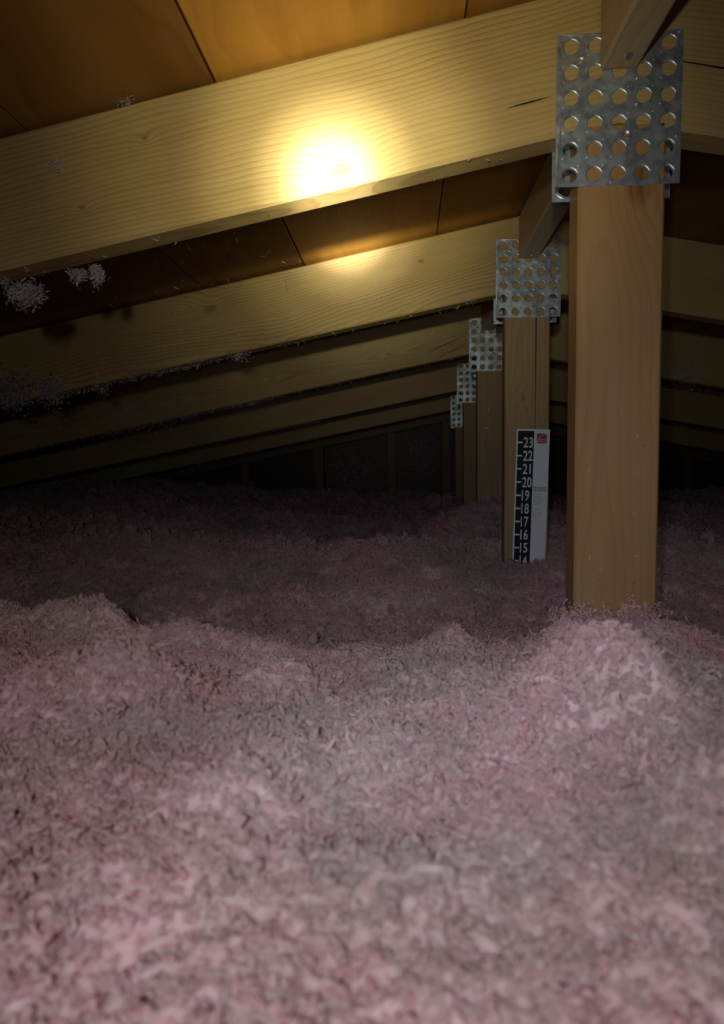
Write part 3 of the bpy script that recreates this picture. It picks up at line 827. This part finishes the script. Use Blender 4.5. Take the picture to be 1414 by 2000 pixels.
# ------------------------------------------------------------------ wool stuck to the roof: countable tufts and uncountable specks
def on_deck(px, py):
    """where a pixel's line of sight meets the underside of the roof boards on the left slope"""
    d = at(px, py, 1.0) - CAM
    # z = ridge_z(Y) - SLOPE*(ridge_x(Y0) - x)
    k = CAM_Z + 0.494 + 0.012 * Y0 - SLOPE * ridge_x(Y0) - CAM_Z
    t = k / (d.z - SLOPE * d.x + 0.012 * d.y)
    return CAM + d * t
def hang(px, py, f=0.90):
    return CAM + (on_deck(px, py) - CAM) * f
def tuft(name, centre, n, rad, normal, label, size=0.0045, group='wool tufts stuck to the roof', stretch=(1, 1, 1), seed=0):
    n = n * 4; size = size * 0.45
    r = np.random.default_rng(100 + seed)
    c = np.array(centre); nn = np.array(normal, float); nn /= np.linalg.norm(nn)
    g = r.normal(size=(n, 3)) * rad * 0.5 * np.array(stretch)
    P = c + g; P += nn * (np.abs((g * nn).sum(1)) - (g * nn).sum(1))[:, None] + nn * 0.001
    sz = np.clip(r.normal(size, size * 0.4, n), size * 0.4, size * 2)
    v_, f_, t_ = flakes(P, np.repeat(nn[None], n, 0), sz, r, r.random(n), 1.3, (0.9, 2.8))
    v_ = v_ - c
    o = link(name, mesh_np(name, v_, f_, True, t_), FLUFF_PALE)
    o.location = centre
    tag(o, label, 'insulation', group, 'stuff' if rad > 0.05 else None)
    return o
dn = (ST, 0, -CT)
tuft('insulation_tuft', at(46, 560, Y0 + 0.028), 330, 0.017, dn, 'largest clump of white wool hanging under the closest rafter near the frame edge', seed=1)
tuft('insulation_tuft', at(186, 520, Y0 + 0.03), 130, 0.009, dn, 'narrow upright wisp of white wool hanging just under the closest rafter', stretch=(0.5, 0.6, 1.9), seed=2)
tuft('insulation_tuft', at(152, 528, Y0 + 0.03), 90, 0.009, dn, 'small loose clump of white wool left of the narrow upright wisp', seed=3)
tuft('insulation_tuft', at(6, 534, Y0 + 0.03), 70, 0.009, dn, 'white wool scrap at the frame edge under the closest rafter', seed=4)
tuft('insulation_tuft', at(114, 328, Y0), 16, 0.006, (0, -1, 0), 'tiny white wool scrap on the face of the closest rafter', 0.003, seed=5)
tuft('insulation_tuft', at(245, 203, Y0), 22, 0.008, (0, -1, 0), 'tiny white wool scrap on the upper edge of the closest rafter', 0.003, stretch=(1.6, 1, 0.6), seed=6)
tuft('insulation_tuft', at(40, 765, Y0 + SPACING), 300, 0.042, (0, -1, 0), 'broad grey clump of wool on the second rafter at the far left', 0.006, seed=7)
tuft('insulation_tuft', at(108, 765, Y0 + SPACING), 160, 0.028, (0, -1, 0), 'smaller grey clump beside the broad clump on the second rafter', 0.0055, seed=8)
tuft('insulation_tuft', at(205, 760, Y0 + SPACING), 30, 0.016, (0, -1, 0), 'little wool clump hanging below the edge of the second rafter', 0.005, seed=9)
tuft('insulation_tuft', at(470, 697, Y0 + SPACING), 34, 0.016, (0, -1, 0), 'wool fringe under the second rafter in mid span', 0.005, stretch=(1.5, 1, 0.7), seed=10)
tuft('insulation_tuft', at(262, 730, Y0 + SPACING), 14, 0.012, (0, -1, 0), 'thin curled wool wisp on the lower edge of the second rafter', 0.004, seed=11)
tuft('insulation_tuft', at(250, 815, Y0 + 2 * SPACING), 220, 0.12, (0, -1, 0), 'wide dim patch of wool over the third rafter', 0.007, stretch=(1.5, 0.15, 0.6), seed=12)
tuft('insulation_tuft', at(395, 890, Y0 + 4 * SPACING), 80, 0.07, (0, -1, 0), 'dim round wool clump on the far rafters', 0.010, seed=13)
tuft('insulation_tuft', at(690, 915, Y_GABLE + 0.055), 260, 0.20, (0, -1, 0), 'dim wool patch blown against the gable wall between two studs', 0.014, stretch=(1.0, 0.04, 0.8), seed=14)
tuft('insulation_tuft', at(812, 880, Y_GABLE + 0.055), 160, 0.14, (0, -1, 0), 'dim wool patch on the gable wall near the posts', 0.014, stretch=(1.0, 0.04, 1.0), seed=15)
tuft('insulation_tuft', at(1345, 730, Y0 + 2 * SPACING), 120, 0.06, (0, -1, 0), 'dim wool patch right of the closest post', 0.006, stretch=(1.3, 0.2, 0.8), seed=16)

def specks(name, P, N, size, label, seed):
    r = np.random.default_rng(seed)
    P = np.array(P); n = len(P)
    sz = np.clip(r.normal(size, size * 0.5, n), size * 0.35, size * 2.2)
    v_, f_, t_ = flakes(P, np.array(N), sz, r, r.random(n), 1.1, (1.0, 3.2))
    o = link(name, mesh_np(name, v_, f_, True, t_), FLUFF_PALE)
    return tag(o, label, 'insulation', kind='stuff')
r = random.Random(5)
P, N = [], []
for _ in range(1500):      # under the boards, mostly towards the eave
    Y = r.uniform(Y0 + 0.05, Y0 + 4 * SPACING)
    x = -0.25 - abs(r.gauss(0, 0.55)) if r.random() < 0.8 else r.uniform(-0.5, 0.1)
    if (Y - Y0) % SPACING < THK + 0.004: continue
    P.append((x, Y, ridge_z(Y) - SLOPE * (ridge_x(Y0) - x) - 0.001)); N.append(dn)
specks('wool_specks', P, N, 0.0022, 'scattered white wool specks clinging to the underside of the roof boards', 21)
P, N = [], []
for _ in range(2600):      # along faces and lower edges of the rafters
    i = r.choice((0, 1, 1, 1, 2, 2, 2, 3, 3, 4))
    Y = Y0 + SPACING * i
    x = ridge_x(Y) - min(2.1, (0.55, 0.62, 0.62, 0.6, 0.7)[i] + abs(r.gauss(0, 0.5))) if r.random() < 0.85 else ridge_x(Y) - r.uniform(0.1, 0.8)
    if i == 0 and r.random() < 0.5: continue
    zb = top_z(x, Y) - CHORD / CT
    if r.random() < 0.62:
        P.append((x, Y + r.uniform(0, THK), zb - 0.0015)); N.append((0, 0, -1))
        if i > 0 and r.random() < 0.5:
            P.append((x + r.gauss(0, 0.003), Y + r.uniform(0, THK), zb - 0.006)); N.append((0, 0, -1))
    elif i > 0:
        P.append((x, Y - 0.001, zb + abs(r.gauss(0, 0.05)) % 0.13)); N.append((0, -1, 0))
specks('wool_fringe', P, N, 0.0024, 'thin white wool fringe clinging to the lower edges of the rafters', 22)
P, N = [], []
for _ in range(60):        # on the two nearest posts, close above the wool
    i = 0 if r.random() < 0.7 else 1
    tr_, pl_, Yp = TRUSS[i]
    zs = (at(1210, 1205, Yp).z, at(1030, 1100, Yp).z)[i]
    P.append((pl_ + r.uniform(0.004, POST - 0.004) if i == 0 else pl_ + r.uniform(0.002, 0.014), Yp - 0.0008, zs + abs(r.gauss(0, 0.09)))); N.append((0, -1, 0))
specks('post_specks', P, N, 0.0014, 'tiny wool specks sticking to the faces of the posts', 23)
